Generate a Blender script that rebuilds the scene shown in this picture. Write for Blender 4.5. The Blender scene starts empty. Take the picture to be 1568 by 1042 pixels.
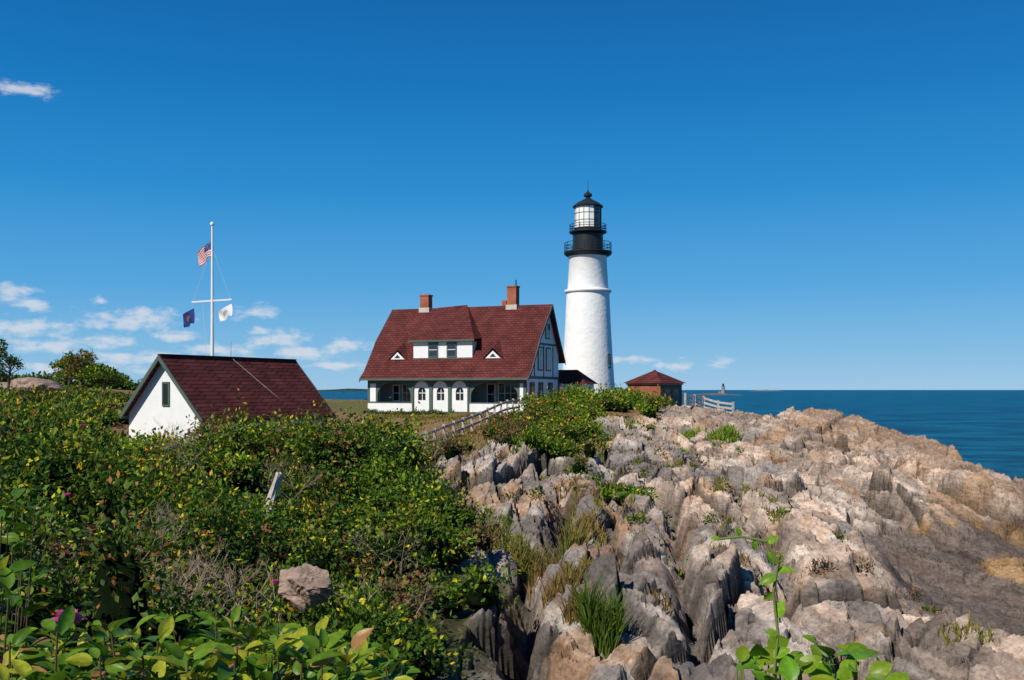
import bpy, math, numpy as np
from mathutils import Vector, Matrix
rng=np.random.default_rng(7)
scene=bpy.context.scene
R=math.radians
# ---------------------------------------------------------------- materials
def newmat(name):
    m=bpy.data.materials.new(name); m.use_nodes=True
    nt=m.node_tree; b=nt.nodes['Principled BSDF']
    return m,nt,b
def N(nt,t,**k):
    n=nt.nodes.new(t)
    for a,v in k.items(): setattr(n,a,v)
    return n
def simple(name,col,rough=.7,var=.12,scale=3.0,bump=0.0,bscale=20.0,spec=.3,metal=0):
    m,nt,b=newmat(name)
    tc=N(nt,'ShaderNodeTexCoord'); no=N(nt,'ShaderNodeTexNoise')
    no.inputs['Scale'].default_value=scale; no.inputs['Detail'].default_value=6
    nt.links.new(tc.outputs['Object'],no.inputs['Vector'])
    r=N(nt,'ShaderNodeValToRGB')
    r.color_ramp.elements[0].position=.3; r.color_ramp.elements[1].position=.7
    r.color_ramp.elements[0].color=[c*(1-var) for c in col]+[1]
    r.color_ramp.elements[1].color=[min(1,c*(1+var)) for c in col]+[1]
    nt.links.new(no.outputs['Fac'],r.inputs['Fac']); nt.links.new(r.outputs['Color'],b.inputs['Base Color'])
    b.inputs['Roughness'].default_value=rough; b.inputs['Specular IOR Level'].default_value=spec; b.inputs['Metallic'].default_value=metal
    if bump:
        n2=N(nt,'ShaderNodeTexNoise'); n2.inputs['Scale'].default_value=bscale; n2.inputs['Detail'].default_value=4
        nt.links.new(tc.outputs['Object'],n2.inputs['Vector'])
        bp=N(nt,'ShaderNodeBump'); bp.inputs['Strength'].default_value=bump; bp.inputs['Distance'].default_value=.05
        nt.links.new(n2.outputs['Fac'],bp.inputs['Height']); nt.links.new(bp.outputs['Normal'],b.inputs['Normal'])
    return m
def shingle(name,c1,c2,mort,w,h,kz=1.0,bump=.5):
    m,nt,b=newmat(name)
    tc=N(nt,'ShaderNodeTexCoord'); sp=N(nt,'ShaderNodeSeparateXYZ'); cb=N(nt,'ShaderNodeCombineXYZ')
    ad=N(nt,'ShaderNodeMath',operation='MULTIPLY_ADD')
    nt.links.new(tc.outputs['Object'],sp.inputs[0])
    nt.links.new(sp.outputs['Y'],ad.inputs[0]); ad.inputs[1].default_value=.35; nt.links.new(sp.outputs['X'],ad.inputs[2])
    nt.links.new(ad.outputs[0],cb.inputs['X'])
    mz=N(nt,'ShaderNodeMath',operation='MULTIPLY'); mz.inputs[1].default_value=kz
    nt.links.new(sp.outputs['Z'],mz.inputs[0]); nt.links.new(mz.outputs[0],cb.inputs['Y'])
    br=N(nt,'ShaderNodeTexBrick'); br.inputs['Scale'].default_value=1
    br.inputs['Brick Width'].default_value=w; br.inputs['Row Height'].default_value=h
    br.inputs['Mortar Size'].default_value=h*.09; br.inputs['Bias'].default_value=0
    br.inputs['Color1'].default_value=c1+(1,); br.inputs['Color2'].default_value=c2+(1,); br.inputs['Mortar'].default_value=mort+(1,)
    nt.links.new(cb.outputs[0],br.inputs['Vector'])
    no=N(nt,'ShaderNodeTexNoise'); no.inputs['Scale'].default_value=.9; no.inputs['Detail'].default_value=7
    nt.links.new(tc.outputs['Object'],no.inputs['Vector'])
    mr=N(nt,'ShaderNodeMapRange'); mr.inputs['From Min'].default_value=.3; mr.inputs['From Max'].default_value=.7
    mr.inputs['To Min'].default_value=.7; mr.inputs['To Max'].default_value=1.25
    nt.links.new(no.outputs['Fac'],mr.inputs['Value'])
    mx=N(nt,'ShaderNodeVectorMath',operation='SCALE'); nt.links.new(br.outputs['Color'],mx.inputs[0]); nt.links.new(mr.outputs[0],mx.inputs['Scale'])
    nt.links.new(mx.outputs[0],b.inputs['Base Color'])
    b.inputs['Roughness'].default_value=.9; b.inputs['Specular IOR Level'].default_value=.1
    bp=N(nt,'ShaderNodeBump'); bp.invert=True; bp.inputs['Strength'].default_value=bump; bp.inputs['Distance'].default_value=.03
    nt.links.new(br.outputs['Fac'],bp.inputs['Height']); nt.links.new(bp.outputs['Normal'],b.inputs['Normal'])
    return m
WHITE=simple('white_paint',(.76,.77,.76),.55,.05,1.5,.1,8)
TRIM=simple('grey_green_trim',(.075,.11,.092),.6,.1)
ROOF=shingle('red_shingles',(.135,.036,.031),(.095,.026,.025),(.035,.012,.012),.5,.24)
ROOF2=shingle('dark_red_shingles',(.145,.038,.032),(.098,.027,.025),(.034,.011,.011),.45,.19)
BRICK=shingle('red_brick',(.36,.105,.055),(.28,.08,.042),(.26,.17,.13),.22,.075,1,.3)
BLACK=simple('black_iron',(.018,.02,.022),.45,.2)
GLASS=simple('dark_glass',(.02,.025,.03),.08,.2,1,spec=.8)
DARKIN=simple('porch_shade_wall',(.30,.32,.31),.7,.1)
WOOD=simple('weathered_wood',(.42,.38,.34),.85,.3,6,.5,30)
BROWNTR=simple('tan_trim',(.4,.3,.2),.7,.1)
CONC=simple('flashing',(.5,.45,.4),.8,.1)
TOWER=simple('whitewashed_stone',(.80,.79,.77),.6,.06,1.2,.9,2.6)
# ---------------------------------------------------------------- mesh helpers
def mesh_obj(name,verts,faces,mat,parent=None,smooth=False):
    me=bpy.data.meshes.new(name); me.from_pydata([tuple(v) for v in verts],[],faces); me.update()
    if mat: me.materials.append(mat)
    if smooth: me.polygons.foreach_set('use_smooth',[True]*len(me.polygons))
    o=bpy.data.objects.new(name,me); scene.collection.objects.link(o)
    if parent: o.parent=parent
    return o
def fast_mesh(name,verts,quads,mat,facecol=None,nper=4,parent=None,smooth=False):
    me=bpy.data.meshes.new(name); nv=len(verts); nf=len(quads)
    me.vertices.add(nv); me.vertices.foreach_set('co',np.ascontiguousarray(verts,dtype=np.float32).ravel())
    me.loops.add(nf*nper); me.loops.foreach_set('vertex_index',np.ascontiguousarray(quads,dtype=np.int32).ravel())
    me.polygons.add(nf); me.polygons.foreach_set('loop_start',np.arange(0,nf*nper,nper,dtype=np.int32))
    me.update(calc_edges=True)
    me.polygons.foreach_set('use_smooth',np.full(nf,bool(smooth)))
    me.materials.append(mat)
    if facecol is not None:
        a=me.attributes.new('Col','FLOAT_COLOR','FACE')
        a.data.foreach_set('color',np.c_[facecol,np.ones(nf)].astype(np.float32).ravel())
    o=bpy.data.objects.new(name,me); scene.collection.objects.link(o)
    if parent: o.parent=parent
    return o
def empty(name,loc=(0,0,0),rz=0):
    e=bpy.data.objects.new(name,None); e.empty_display_size=.5
    scene.collection.objects.link(e); e.location=loc; e.rotation_euler=(0,0,rz); return e
class Build:
    def __init__(s,parent): s.p=parent; s.d={}
    def add(s,name,mat,vs,fs):
        e=s.d.setdefault(name,[[],[],mat]); o=len(e[0]); e[0]+=[tuple(v) for v in vs]; e[1]+=[tuple(i+o for i in f) for f in fs]
    def box(s,name,mat,x0,x1,y0,y1,z0,z1):
        v=[(x0,y0,z0),(x1,y0,z0),(x1,y1,z0),(x0,y1,z0),(x0,y0,z1),(x1,y0,z1),(x1,y1,z1),(x0,y1,z1)]
        s.add(name,mat,v,[(0,3,2,1),(4,5,6,7),(0,1,5,4),(1,2,6,5),(2,3,7,6),(3,0,4,7)])
    def beam(s,name,mat,a,b,w,h=None):
        h=h or w; a=Vector(a); b=Vector(b); d=(b-a).normalized()
        up=Vector((0,0,1)) if abs(d.z)<.9 else Vector((0,1,0))
        x=d.cross(up).normalized()*w/2; y=x.cross(d).normalized()*h/2
        v=[a-x-y,a+x-y,a+x+y,a-x+y,b-x-y,b+x-y,b+x+y,b-x+y]
        s.add(name,mat,v,[(0,3,2,1),(4,5,6,7),(0,1,5,4),(1,2,6,5),(2,3,7,6),(3,0,4,7)])
    def lathe(s,name,mat,prof,n=48,c=(0,0)):
        vs=[];fs=[]
        for r,z in prof:
            for i in range(n):
                a=2*math.pi*i/n; vs.append((c[0]+r*math.cos(a),c[1]+r*math.sin(a),z))
        for k in range(len(prof)-1):
            for i in range(n):
                j=(i+1)%n; fs.append((k*n+i,k*n+j,(k+1)*n+j,(k+1)*n+i))
        s.add(name,mat,vs,fs)
    def done(s,smooth=()):
        for k,(v,f,m) in s.d.items():
            o=mesh_obj(k,v,f,m,s.p,k in smooth)
# ---------------------------------------------------------------- noise
def h2(ix,iy,seed):
    a=(ix.astype(np.int64)*374761393+iy.astype(np.int64)*668265263+seed*1442695041)&0xffffffff
    a=((a^(a>>13))*1274126177)&0xffffffff
    a=(a^(a>>16))&0xffffffff
    a=((a^(a>>15))*2246822519)&0xffffffff
    return ((a^(a>>13))&0xffffff)/float(0x1000000)
def vnoise(x,y,seed):
    ix=np.floor(x);iy=np.floor(y);fx=x-ix;fy=y-iy
    fx=fx*fx*(3-2*fx);fy=fy*fy*(3-2*fy)
    a=h2(ix,iy,seed);b=h2(ix+1,iy,seed);c=h2(ix,iy+1,seed);d=h2(ix+1,iy+1,seed)
    return a+(b-a)*fx+(c-a)*fy+(a-b-c+d)*fx*fy
def fbm(x,y,seed,o=4):
    s=0;a=.5;t=0
    for i in range(o):
        s=s+a*vnoise(x*2**i,y*2**i,seed+i*17);t+=a;a*=.5
    return s/t
def sstep(a,b,x):
    t=np.clip((x-a)/(b-a),0,1);return t*t*(3-2*t)
def blocks(s,t,seed,amp,gt,gs):
    """faceted fractured blocks: per-cell height with tilt, and distance to crack"""
    ix=np.floor(s);iy=np.floor(t)
    f1=np.full(s.shape,9.);f2=f1.copy();h=np.zeros(s.shape);cid=np.zeros(s.shape)
    for dx in(-1,0,1):
        for dy in(-1,0,1):
            cx=ix+dx;cy=iy+dy
            px=cx+.1+.8*h2(cx,cy,seed);py=cy+.1+.8*h2(cx,cy,seed+5)
            d=np.hypot(s-px,t-py)
            hh=amp*(h2(cx,cy,seed+9)-.5)+(t-py)*gt*(.3+1.2*h2(cx,cy,seed+11))+(s-px)*gs*(h2(cx,cy,seed+13)-.5)*2
            m=d<f1
            f2=np.where(m,f1,np.minimum(f2,d)); h=np.where(m,hh,h); cid=np.where(m,h2(cx,cy,seed+21),cid); f1=np.where(m,d,f1)
    return h,f2-f1,cid
# ---------------------------------------------------------------- terrain survey points (x,y,z metres, sea level 0)
CP=np.array([
(0,16,5.1),(3.6,17,4.85),(7.4,18,4.4),(9.9,19,4.0),(14,21,3.4),(20,24,2.0),
(0,24,5.3),(2.66,24,5.3),(5.3,25,5.0),(8.9,26,4.6),(11.0,27,3.9),(13.0,25.5,3.1),
(-.5,33,5.8),(2.6,34,5.7),(6.2,35,5.5),(11.0,38,5.1),(11.6,33,4.5),
(13.5,29.5,2.6),(18,28.5,2.2),(14,32,2.6),(18,32,2.3),(14.8,37,2.8),(19.5,37,2.5),(22,41,2.8),(16.5,40.5,3.0),(14.4,43.5,5.0),(19,46,4.9),(24,47,4.1),
(-2.5,45,6.3),(2,45,6.8),(6.9,48,6.1),(14.4,52,6.0),(19.6,53,5.4),
(4.8,62,7.6),(9.4,65,7.2),(15.2,72,6.5),(18.9,82,7.6),(24.3,80,7.5),(27.2,74,6.5),(29.7,68,5.2),(30.3,58,3.8),
(22,104,-2),(32,93,-2),(38,78,-2),(39,62,-2),(37,48,-1.5),(30,40,1.4),(28,32,1.0),(38,38,-2),(28,20,-1),(20,10,0),(40,15,-2),
(-16,100,7.7),(-4,95,7.7),(2,92,7.8),(4,104,7.9),(-8,108,7.8),(9.3,120,8.6),(15,110,7.7),(16,103,7.6),(5,80,8.5),(10,88,8.5),(1,76,7.6),(16.5,95,7.7),(18.5,110,6.5),
(24,116,-2),(17,136,-2),(5,145,-2),(-10,145,-2),(-28,150,-1),(-25,122,8.3),(-14,122,8.3),(-80,160,9),(-50,165,5),
(-13,85,7.1),(-8.6,62,5.8),(-6.5,50,5.5),(-16,70,6.8),(-22,85,8.0),
(-50,100,10.5),(-35,60,9.6),(-40,80,10.2),(-30,75,9.2),(-60,40,10.5),(-80,80,11),(-24,55,8.6),
(-15,52,6.3),(-12,56,6.3),(-13,40,6.2),(-12,22,7.8),(-10,15,7.3),(-20,28,8.3),(-9,35,6.7),(-4.8,32,6.3),(-5,20,5.3),(-2,26,5.2),(-4,13,6.0),
(0,0,8.4),(-3,5,8.1),(0,5,7.8),(2,8,6.9),(0,12,5.6),(5,10,5.5),(10,10,4.8),(-8,8,7.8),(5,2,8.0),(12,0,7),(-12,-5,9),(-30,5,9.5),(25,0,1),(-100,20,11)],dtype=float)
def phi(r2): return .5*r2*np.log(r2+1e-12)
TS=30.
def tps_fit(P):
    n=len(P);X=P[:,:2]/TS
    d=((X[:,None]-X[None])**2).sum(-1);K=phi(d)+np.eye(n)*2e-4
    Q=np.c_[np.ones(n),X];A=np.block([[K,Q],[Q.T,np.zeros((3,3))]])
    return X,np.linalg.solve(A,np.r_[P[:,2],0,0,0])
TPX,TPW=tps_fit(CP)
def base(x,y):
    sh=x.shape;x=x.ravel();y=y.ravel();out=np.empty(len(x));n=len(TPX)
    for i in range(0,len(x),40000):
        X=np.c_[x[i:i+40000],y[i:i+40000]]/TS
        d=((X[:,None]-TPX[None])**2).sum(-1)
        out[i:i+40000]=phi(d)@TPW[:n]+TPW[n]+X@TPW[n+1:]
    return np.clip(out,-3,13).reshape(sh)
YB=np.array([0,10,16,24,33,45,55,62,72,80,90,100,112,170]);XB=np.array([3,-1.2,-1.2,-1.0,-1.9,-4,-3,-.5,4.5,11.5,14.5,16.5,18,22])
def rockmask(x,y):
    b=np.interp(y,YB,XB)+(fbm(x*.3,y*.3,3)-.5)*3
    return sstep(-.6,.8,x-b)
sd=np.array([.36,-.933]);td=np.array([.933,.36])
# fissures running down the headland: (y list, x list, width, depth)
GUL=[((14,18,22,27,34,40),(.35,.45,.25,.7,1.7,2.4),.42,1.3),((14,17,21,27,36,42),(3.3,3.6,4.05,4.9,6.2,6.0),.38,1.0),
     ((18,24,30,38,46),(6.6,7.0,8.3,9.0,8.2),.45,.9),((40,46,54,64,70),(12.2,11.2,10.6,8.6,7.8),.6,1.1),((44,50,58,66,74),(17.5,16.2,15.6,14.2,14.4),.6,1.1),((46,54,62,72),(22.5,21.5,21.8,21),.7,1.2),((24,30,38,46,54),(2.6,3.3,3.9,4.4,5.4),.35,.8)]
def gully(x,y):
    g=np.zeros(x.shape)
    wob=(fbm(x*.4,y*.4,140,2)-.5)*1.5
    for ys,xs,w,dp in GUL:
        c=np.interp(y,ys,xs)+wob
        e=sstep(ys[0]-2,ys[0]+1,y)*(1-sstep(ys[-1]-2,ys[-1]+2,y))
        q=(x-c)/w
        q=np.where(q>0,q*1.6,q*.7)
        g=np.maximum(g,e*dp*np.exp(-q*q))
    return g
def height(x,y,full=False):
    z=base(x,y);m=rockmask(x,y)
    wx=x+(fbm(x*.1,y*.1,40,2)-.5)*4;wy=y+(fbm(x*.1,y*.1,50,2)-.5)*4
    s=wx*sd[0]+wy*sd[1];t=wx*td[0]+wy*td[1]
    slab=sstep(6,13,x)
    floor_=(1-sstep(3.2,4.2,z))*sstep(10.5,12.5,x)
    near=1-.3*(1-sstep(15,24,y))
    amp=1-.65*floor_
    cr=lambda f,w:1-sstep(0,w,f)
    gl=gully(x,y)
    a,fa,ca=blocks(s/5.5,t/2.6,1,1.05,.75,.3)
    zr=z+(a-.55*cr(fa,.07))*near*.9*amp-gl*(1-.8*floor_)
    zr=zr+(fbm(t*.28,s*.05,81,2)-.5)*1.6*sstep(22,34,y)*(1-.6*sstep(60,75,y))*amp
    # joint blocks: two oblique sets, large flat faces with sharp edges
    b,fb,cb=blocks((s+.35*t)/2.1,(t+.5*z)/1.15,2,.52,.36,.14)
    zr=zr+(b-.30*cr(fb,.07))*(1-slab*.15)*amp
    c,fc,cc=blocks((s-.3*t)/.95,(t+.6*z)/.50,3,.22,.15,.07)
    zr=zr+(c-.12*cr(fc,.09))*(1-slab*.15)
    d,fd,cd=blocks(x/.45,y/.38,4,.05,.06,.05)
    zr=zr+d
    soft=(fbm(x*.25,y*.25,90)-.5)*.7+(fbm(x*1.5,y*1.5,91)-.5)*.15
    lawn=sstep(40,60,y)*(1-m)
    z2=m*zr+(1-m)*(z+soft*(1-.75*lawn))
    if full: return z2,m,(a,fa,ca,fb,cb,fc,cc,cd,s,t,floor_,gl)
    return z2
def gz(x,y): return float(height(np.array([float(x)]),np.array([float(y)]))[0])
gx=np.concatenate([np.arange(-120,-22,1.0),np.arange(-22,-6,.25),np.arange(-6,34,.062),np.arange(34,47,.3)])
gy=[-8.]
while gy[-1]<170: gy.append(gy[-1]+max(.0034*max(gy[-1],0),.045 if 10<gy[-1]<30 else .3 if gy[-1]<9 else .045))
gy=np.array(gy)
GX,GY=np.meshgrid(gx,gy)
GZ,MK,(ba,bfa,bca,bfb,bcb,bfc,bcc,bcd,bs,bt,FL,GL)=height(GX,GY,True)
nx=len(gx);ny=len(gy);idx=np.arange(nx*ny).reshape(ny,nx)
quads=np.stack([idx[:-1,:-1],idx[:-1,1:],idx[1:,1:],idx[1:,:-1]],-1).reshape(-1,4)
# colours (albedo)
def mix(a,b,t): return a*(1-t[...,None])+np.array(b)*t[...,None]
one=np.ones(GX.shape)
grey=np.array([.29,.25,.225]);pink=np.array([.52,.39,.30])
pz=sstep(2,10,GX+(fbm(GX*.15,GY*.15,5)-.5)*10)*.85+sstep(.45,.7,fbm(GX*.4,GY*.4,6))*.45
pz=pz-.75*sstep(.50,.62,fbm(bt*.42,bs*.07,66,3))+.35*(bcb-.5)
col=mix(one[...,None]*grey,pink,np.clip(pz,0,1))
var=.62+.36*bca+.42*(bcb-.35)+.34*(bcc-.4)+.12*(bcd-.5)
col=col*np.clip(var,.3,1.5)[...,None]
st=sstep(.57,.66,fbm(bt*1.9,bs*.12,7));col=mix(col,(.64,.56,.48),st*.45)
st2=sstep(.57,.66,fbm(bt*1.5+40,bs*.10,77));col=mix(col,(.15,.12,.105),st2*.5)
rust=sstep(.56,.70,fbm(GX*.5,GY*.5,8));col=mix(col,(.38,.19,.07),rust*.5)
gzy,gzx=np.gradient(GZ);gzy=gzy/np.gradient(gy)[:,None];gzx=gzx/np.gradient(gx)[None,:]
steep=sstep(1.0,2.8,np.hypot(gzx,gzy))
lich_shade=np.clip(sstep(.52,.66,fbm(GX*.8,GY*.8,18))*.75+steep*sstep(.35,.55,fbm(GX*.6,GY*.6,28))*.6,0,1)*(1-.5*sstep(4,13,GX));col=mix(col,(.08,.07,.063),lich_shade*.7)  # random lichen, plus shade contrast painted into the colour of steep faces
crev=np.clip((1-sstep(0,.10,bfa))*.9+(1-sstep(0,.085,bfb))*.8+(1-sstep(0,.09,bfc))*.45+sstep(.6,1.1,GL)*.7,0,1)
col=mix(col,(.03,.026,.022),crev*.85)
right=sstep(18,26,GX+(fbm(GX*.3,GY*.3,19)-.5)*10);col=mix(col,(.24,.145,.08),right*.5)
low=np.clip(FL+(1-sstep(3.3,4.8,GZ+(fbm(GX*.3,GY*.3,29)-.5)*1.6)),0,1)*sstep(10.5,13,GX)
dk=mix(one[...,None]*np.array([.075,.058,.05]),(.24,.14,.055),sstep(.54,.66,fbm(GX*.35,GY*.5,22)))
dk=dk*(.6+.8*bcb)[...,None]
col=col*(1-.85*low[...,None])+dk*(.85*low[...,None])
soft=1-MK
soil=mix(one[...,None]*np.array([.045,.04,.02]),(.06,.075,.02),fbm(GX*.6,GY*.6,10))
lawn=sstep(44,50,GY)*soft
gr=sstep(.42,.62,fbm(GX*.25,GY*.25,11))
lc=mix(one[...,None]*np.array([.27,.155,.075]),(.13,.12,.04),np.clip(gr*.35+.7*sstep(92,104,GY),0,1))
g=soil*(1-lawn[...,None])+lc*lawn[...,None]
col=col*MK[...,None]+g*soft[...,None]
def terrain_mat():
    m,nt,b=newmat('rock_and_soil')
    at=N(nt,'ShaderNodeAttribute',attribute_name='Col'); tc=N(nt,'ShaderNodeTexCoord')
    mp=N(nt,'ShaderNodeMapping'); mp.inputs['Rotation'].default_value=(0,0,R(-21)); mp.inputs['Scale'].default_value=(2.6,.8,5.0)
    nt.links.new(tc.outputs['Object'],mp.inputs[0])
    n1=N(nt,'ShaderNodeTexNoise'); n1.inputs['Scale'].default_value=1.5;n1.inputs['Detail'].default_value=10;n1.inputs['Roughness'].default_value=.66
    nt.links.new(mp.outputs[0],n1.inputs['Vector'])
    n2=N(nt,'ShaderNodeTexNoise'); n2.inputs['Scale'].default_value=9;n2.inputs['Detail'].default_value=8;n2.inputs['Roughness'].default_value=.7
    nt.links.new(tc.outputs['Object'],n2.inputs['Vector'])
    ad=N(nt,'ShaderNodeMath',operation='ADD');nt.links.new(n1.outputs['Fac'],ad.inputs[0]);nt.links.new(n2.outputs['Fac'],ad.inputs[1])
    mr=N(nt,'ShaderNodeMapRange');mr.inputs['From Min'].default_value=.75;mr.inputs['From Max'].default_value=1.25;mr.inputs['To Min'].default_value=.5;mr.inputs['To Max'].default_value=1.45
    nt.links.new(ad.outputs[0],mr.inputs['Value'])
    sc=N(nt,'ShaderNodeVectorMath',operation='SCALE');nt.links.new(at.outputs['Color'],sc.inputs[0]);nt.links.new(mr.outputs[0],sc.inputs['Scale'])
    nt.links.new(sc.outputs[0],b.inputs['Base Color'])
    b.inputs['Roughness'].default_value=.9;b.inputs['Specular IOR Level'].default_value=.15
    bp=N(nt,'ShaderNodeBump');bp.inputs['Strength'].default_value=.8;bp.inputs['Distance'].default_value=.06
    nt.links.new(ad.outputs[0],bp.inputs['Height']);nt.links.new(bp.outputs['Normal'],b.inputs['Normal'])
    return m
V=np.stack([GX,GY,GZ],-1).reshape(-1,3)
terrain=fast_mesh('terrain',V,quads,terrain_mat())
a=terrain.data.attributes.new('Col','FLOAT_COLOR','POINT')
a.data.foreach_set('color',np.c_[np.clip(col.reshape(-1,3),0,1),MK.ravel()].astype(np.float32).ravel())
# ---------------------------------------------------------------- sea
m,nt,b=newmat('sea_water')
tc=N(nt,'ShaderNodeTexCoord');mp=N(nt,'ShaderNodeMapping');mp.inputs['Scale'].default_value=(.35,1,1);mp.inputs['Rotation'].default_value=(0,0,R(12))
nt.links.new(tc.outputs['Object'],mp.inputs[0])
n1=N(nt,'ShaderNodeTexNoise');n1.inputs['Scale'].default_value=.35;n1.inputs['Detail'].default_value=8;n1.inputs['Roughness'].default_value=.65
nt.links.new(mp.outputs[0],n1.inputs['Vector'])
bp=N(nt,'ShaderNodeBump');bp.inputs['Strength'].default_value=1;bp.inputs['Distance'].default_value=1.6
nt.links.new(n1.outputs['Fac'],bp.inputs['Height']);nt.links.new(bp.outputs['Normal'],b.inputs['Normal'])
n3=N(nt,'ShaderNodeTexNoise');n3.inputs['Scale'].default_value=.06;n3.inputs['Detail'].default_value=10;n3.inputs['Roughness'].default_value=.78
mp3=N(nt,'ShaderNodeMapping');mp3.inputs['Scale'].default_value=(.6,1.0,1);nt.links.new(tc.outputs['Object'],mp3.inputs[0])
nt.links.new(mp3.outputs[0],n3.inputs['Vector'])
r=N(nt,'ShaderNodeValToRGB');r.color_ramp.elements[0].position=.45;r.color_ramp.elements[1].position=.56
r.color_ramp.elements[0].color=(.0,.04,.09,1);r.color_ramp.elements[1].color=(.0,.125,.205,1)
nt.links.new(n3.outputs['Fac'],r.inputs[0]);nt.links.new(r.outputs[0],b.inputs['Base Color'])
b.inputs['Roughness'].default_value=.35;b.inputs['Specular IOR Level'].default_value=.10
mesh_obj('sea',[(-30000,-200,0),(30000,-200,0),(30000,30000,0),(-30000,30000,0)],[(0,1,2,3)],m)
# ---------------------------------------------------------------- keepers house
HZ=7.7
house=empty('keepers_house',(-14.65,99.4,HZ),R(-22))
B=Build(house);L=17.2
prof=[(-.75,3.38),(.1,4.05),(2.1,6.65),(2.4,7.15),(6.15,10.9),(8.0,8.0),(10.1,5.2)]
ov=.5;th=.16
vs=[];fs=[]
for u in(-ov,L+ov):
    for v,h in prof: vs.append((u,v,h))
    for v,h in prof: vs.append((u,v,h-th))
n=len(prof)
for i in range(n-1):
    fs.append((i,i+1,2*n+i+1,2*n+i)[::-1]); fs.append((n+i,3*n+i,3*n+i+1,n+i+1)[::-1])
B.add('main_roof',ROOF,vs,fs)
for u0,s in((-ov,-1),(L+ov,1)):
    for i in range(n-1):
        (v0,h0),(v1,h1)=prof[i],prof[i+1]
        ua,ub=(u0,u0+.06*s)
        B.add('rake_trim',TRIM,[(ua,v0,h0+.02),(ub,v0,h0+.02),(ub,v1,h1+.02),(ua,v1,h1+.02),(ua,v0,h0-.34),(ub,v0,h0-.34),(ub,v1,h1-.34),(ua,v1,h1-.34)],
              [(0,1,2,3),(4,7,6,5),(1,5,6,2),(0,3,7,4),(0,4,5,1),(3,2,6,7)])
gw=[(0.02,0),(9.4,0),(9.4,5.95),(8.0,7.85),(6.15,10.7),(2.4,6.98),(2.1,6.5),(.1,3.85),(.02,3.78)]
for u in(.02,L-.02):
    B.add('gable_walls',WHITE,[(u,v,h) for v,h in gw],[tuple(range(len(gw)))])
B.add('back_wall',WHITE,[(0,9.4,0),(L,9.4,0),(L,9.4,5.9),(0,9.4,5.9)],[(0,1,2,3)])
g=L-.02
B.box('gable_trim',TRIM,g,g+.07,-.02,9.45,3.35,3.6)
B.box('gable_trim',TRIM,g,g+.07,3.1,9.0,6.75,6.93)
for v in(-.02,9.25): B.box('gable_trim',TRIM,g,g+.09,v,v+.22,0,3.35)
B.box('gable_trim',TRIM,g,g+.08,-.02,9.45,0,.35)
def win_u(v0,v1,h0,h1,u,grid=True):
    B.box('window_frames',TRIM,u,u+.08,v0-.13,v1+.13,h0-.13,h1+.13)
    B.box('window_glass',GLASS,u+.083,u+.09,v0,v1,h0,h1)
    B.box('window_bars',WHITE,u+.093,u+.11,v0,v1,(h0+h1)/2-.03,(h0+h1)/2+.03)
    B.box('window_bars',WHITE,u+.093,u+.108,(v0+v1)/2-.025,(v0+v1)/2+.025,h0,h1)
def win_v(u0,u1,h0,h1,v,fm=None,nb=2):
    B.box('window_frames_white' if fm is WHITE else 'window_frames',fm or TRIM,u0-.12,u1+.12,v-.08,v,h0-.12,h1+.12)
    B.box('window_glass',GLASS,u0,u1,v-.09,v-.083,h0,h1)
    B.box('window_bars',WHITE,u0,u1,v-.11,v-.093,(h0+h1)/2-.03,(h0+h1)/2+.03)
    for k in range(1,nb):
        uu=u0+(u1-u0)*k/nb; B.box('window_bars',WHITE,uu-.03,uu+.03,v-.108,v-.093,h0,h1)
for a0 in(3.4,5.7): win_u(a0,a0+1.15,4.3,6.4,g)
win_u(5.55,6.5,7.5,8.8,g)
for a0 in(1.2,3.6,6.4): win_u(a0,a0+1.0,1.2,2.9,g)
for a0,hh in((4.9,3.55),(2.3,3.55),(7.6,3.55)): B.box('gable_trim',TRIM,g,g+.06,a0,a0+.14,hh+.06,6.7)
def arch(name,mat,u0,u1,a,b,h0,sill,hs,rise,h1,v,th=.18):
    n=18;vs=[];fs=[]
    def q(p,qq,r_,s_):
        o=len(vs)
        for y in(v,v+th):
            vs.extend([(p[0],y,p[1]),(qq[0],y,qq[1]),(r_[0],y,r_[1]),(s_[0],y,s_[1])])
        fs.extend([(o,o+1,o+2,o+3),(o+7,o+6,o+5,o+4),(o,o+4,o+5,o+1),(o+2,o+6,o+7,o+3),(o+1,o+5,o+6,o+2),(o+3,o+7,o+4,o)])
    q((u0,h0),(a,h0),(a,h1),(u0,h1));q((b,h0),(u1,h0),(u1,h1),(b,h1))
    if sill>h0: q((a,h0),(b,h0),(b,sill),(a,sill))
    c=(a+b)/2;w=(b-a)/2
    top=lambda u:hs+rise*math.sqrt(max(0,1-((u-c)/w)**2))
    for i in range(n):
        ua=c-w*math.cos(math.pi*i/n);ub=c-w*math.cos(math.pi*(i+1)/n)
        q((ua,top(ua)),(ub,top(ub)),(ub,h1),(ua,h1))
    B.add(name,mat,vs,fs)
def bigbay(u0,u1,a,b):
    arch('porch_arches',TRIM,u0,u1,a,b,1.06,1.06,1.75,1.3,3.35,0)
    B.box('porch_wall',WHITE,u0,u1,.02,.2,.12,1.0)
    B.box('porch_cap',TRIM,u0,u1,-.05,.25,1.0,1.06)
    B.box('porch_base',TRIM,u0,u1,-.03,.22,0,.12)
bigbay(0,5.1,1.15,4.9);bigbay(11.3,L,11.5,16.4)
B.box('corner_panel',WHITE,.3,.95,-.02,-.004,1.1,2.9)
B.box('corner_panel',WHITE,16.6,16.95,-.02,-.004,1.1,2.9)
B.box('porch_frieze',WHITE,0,L,-.07,-.01,3.36,3.5)
us=[5.1,7.17,9.23,11.3]
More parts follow.
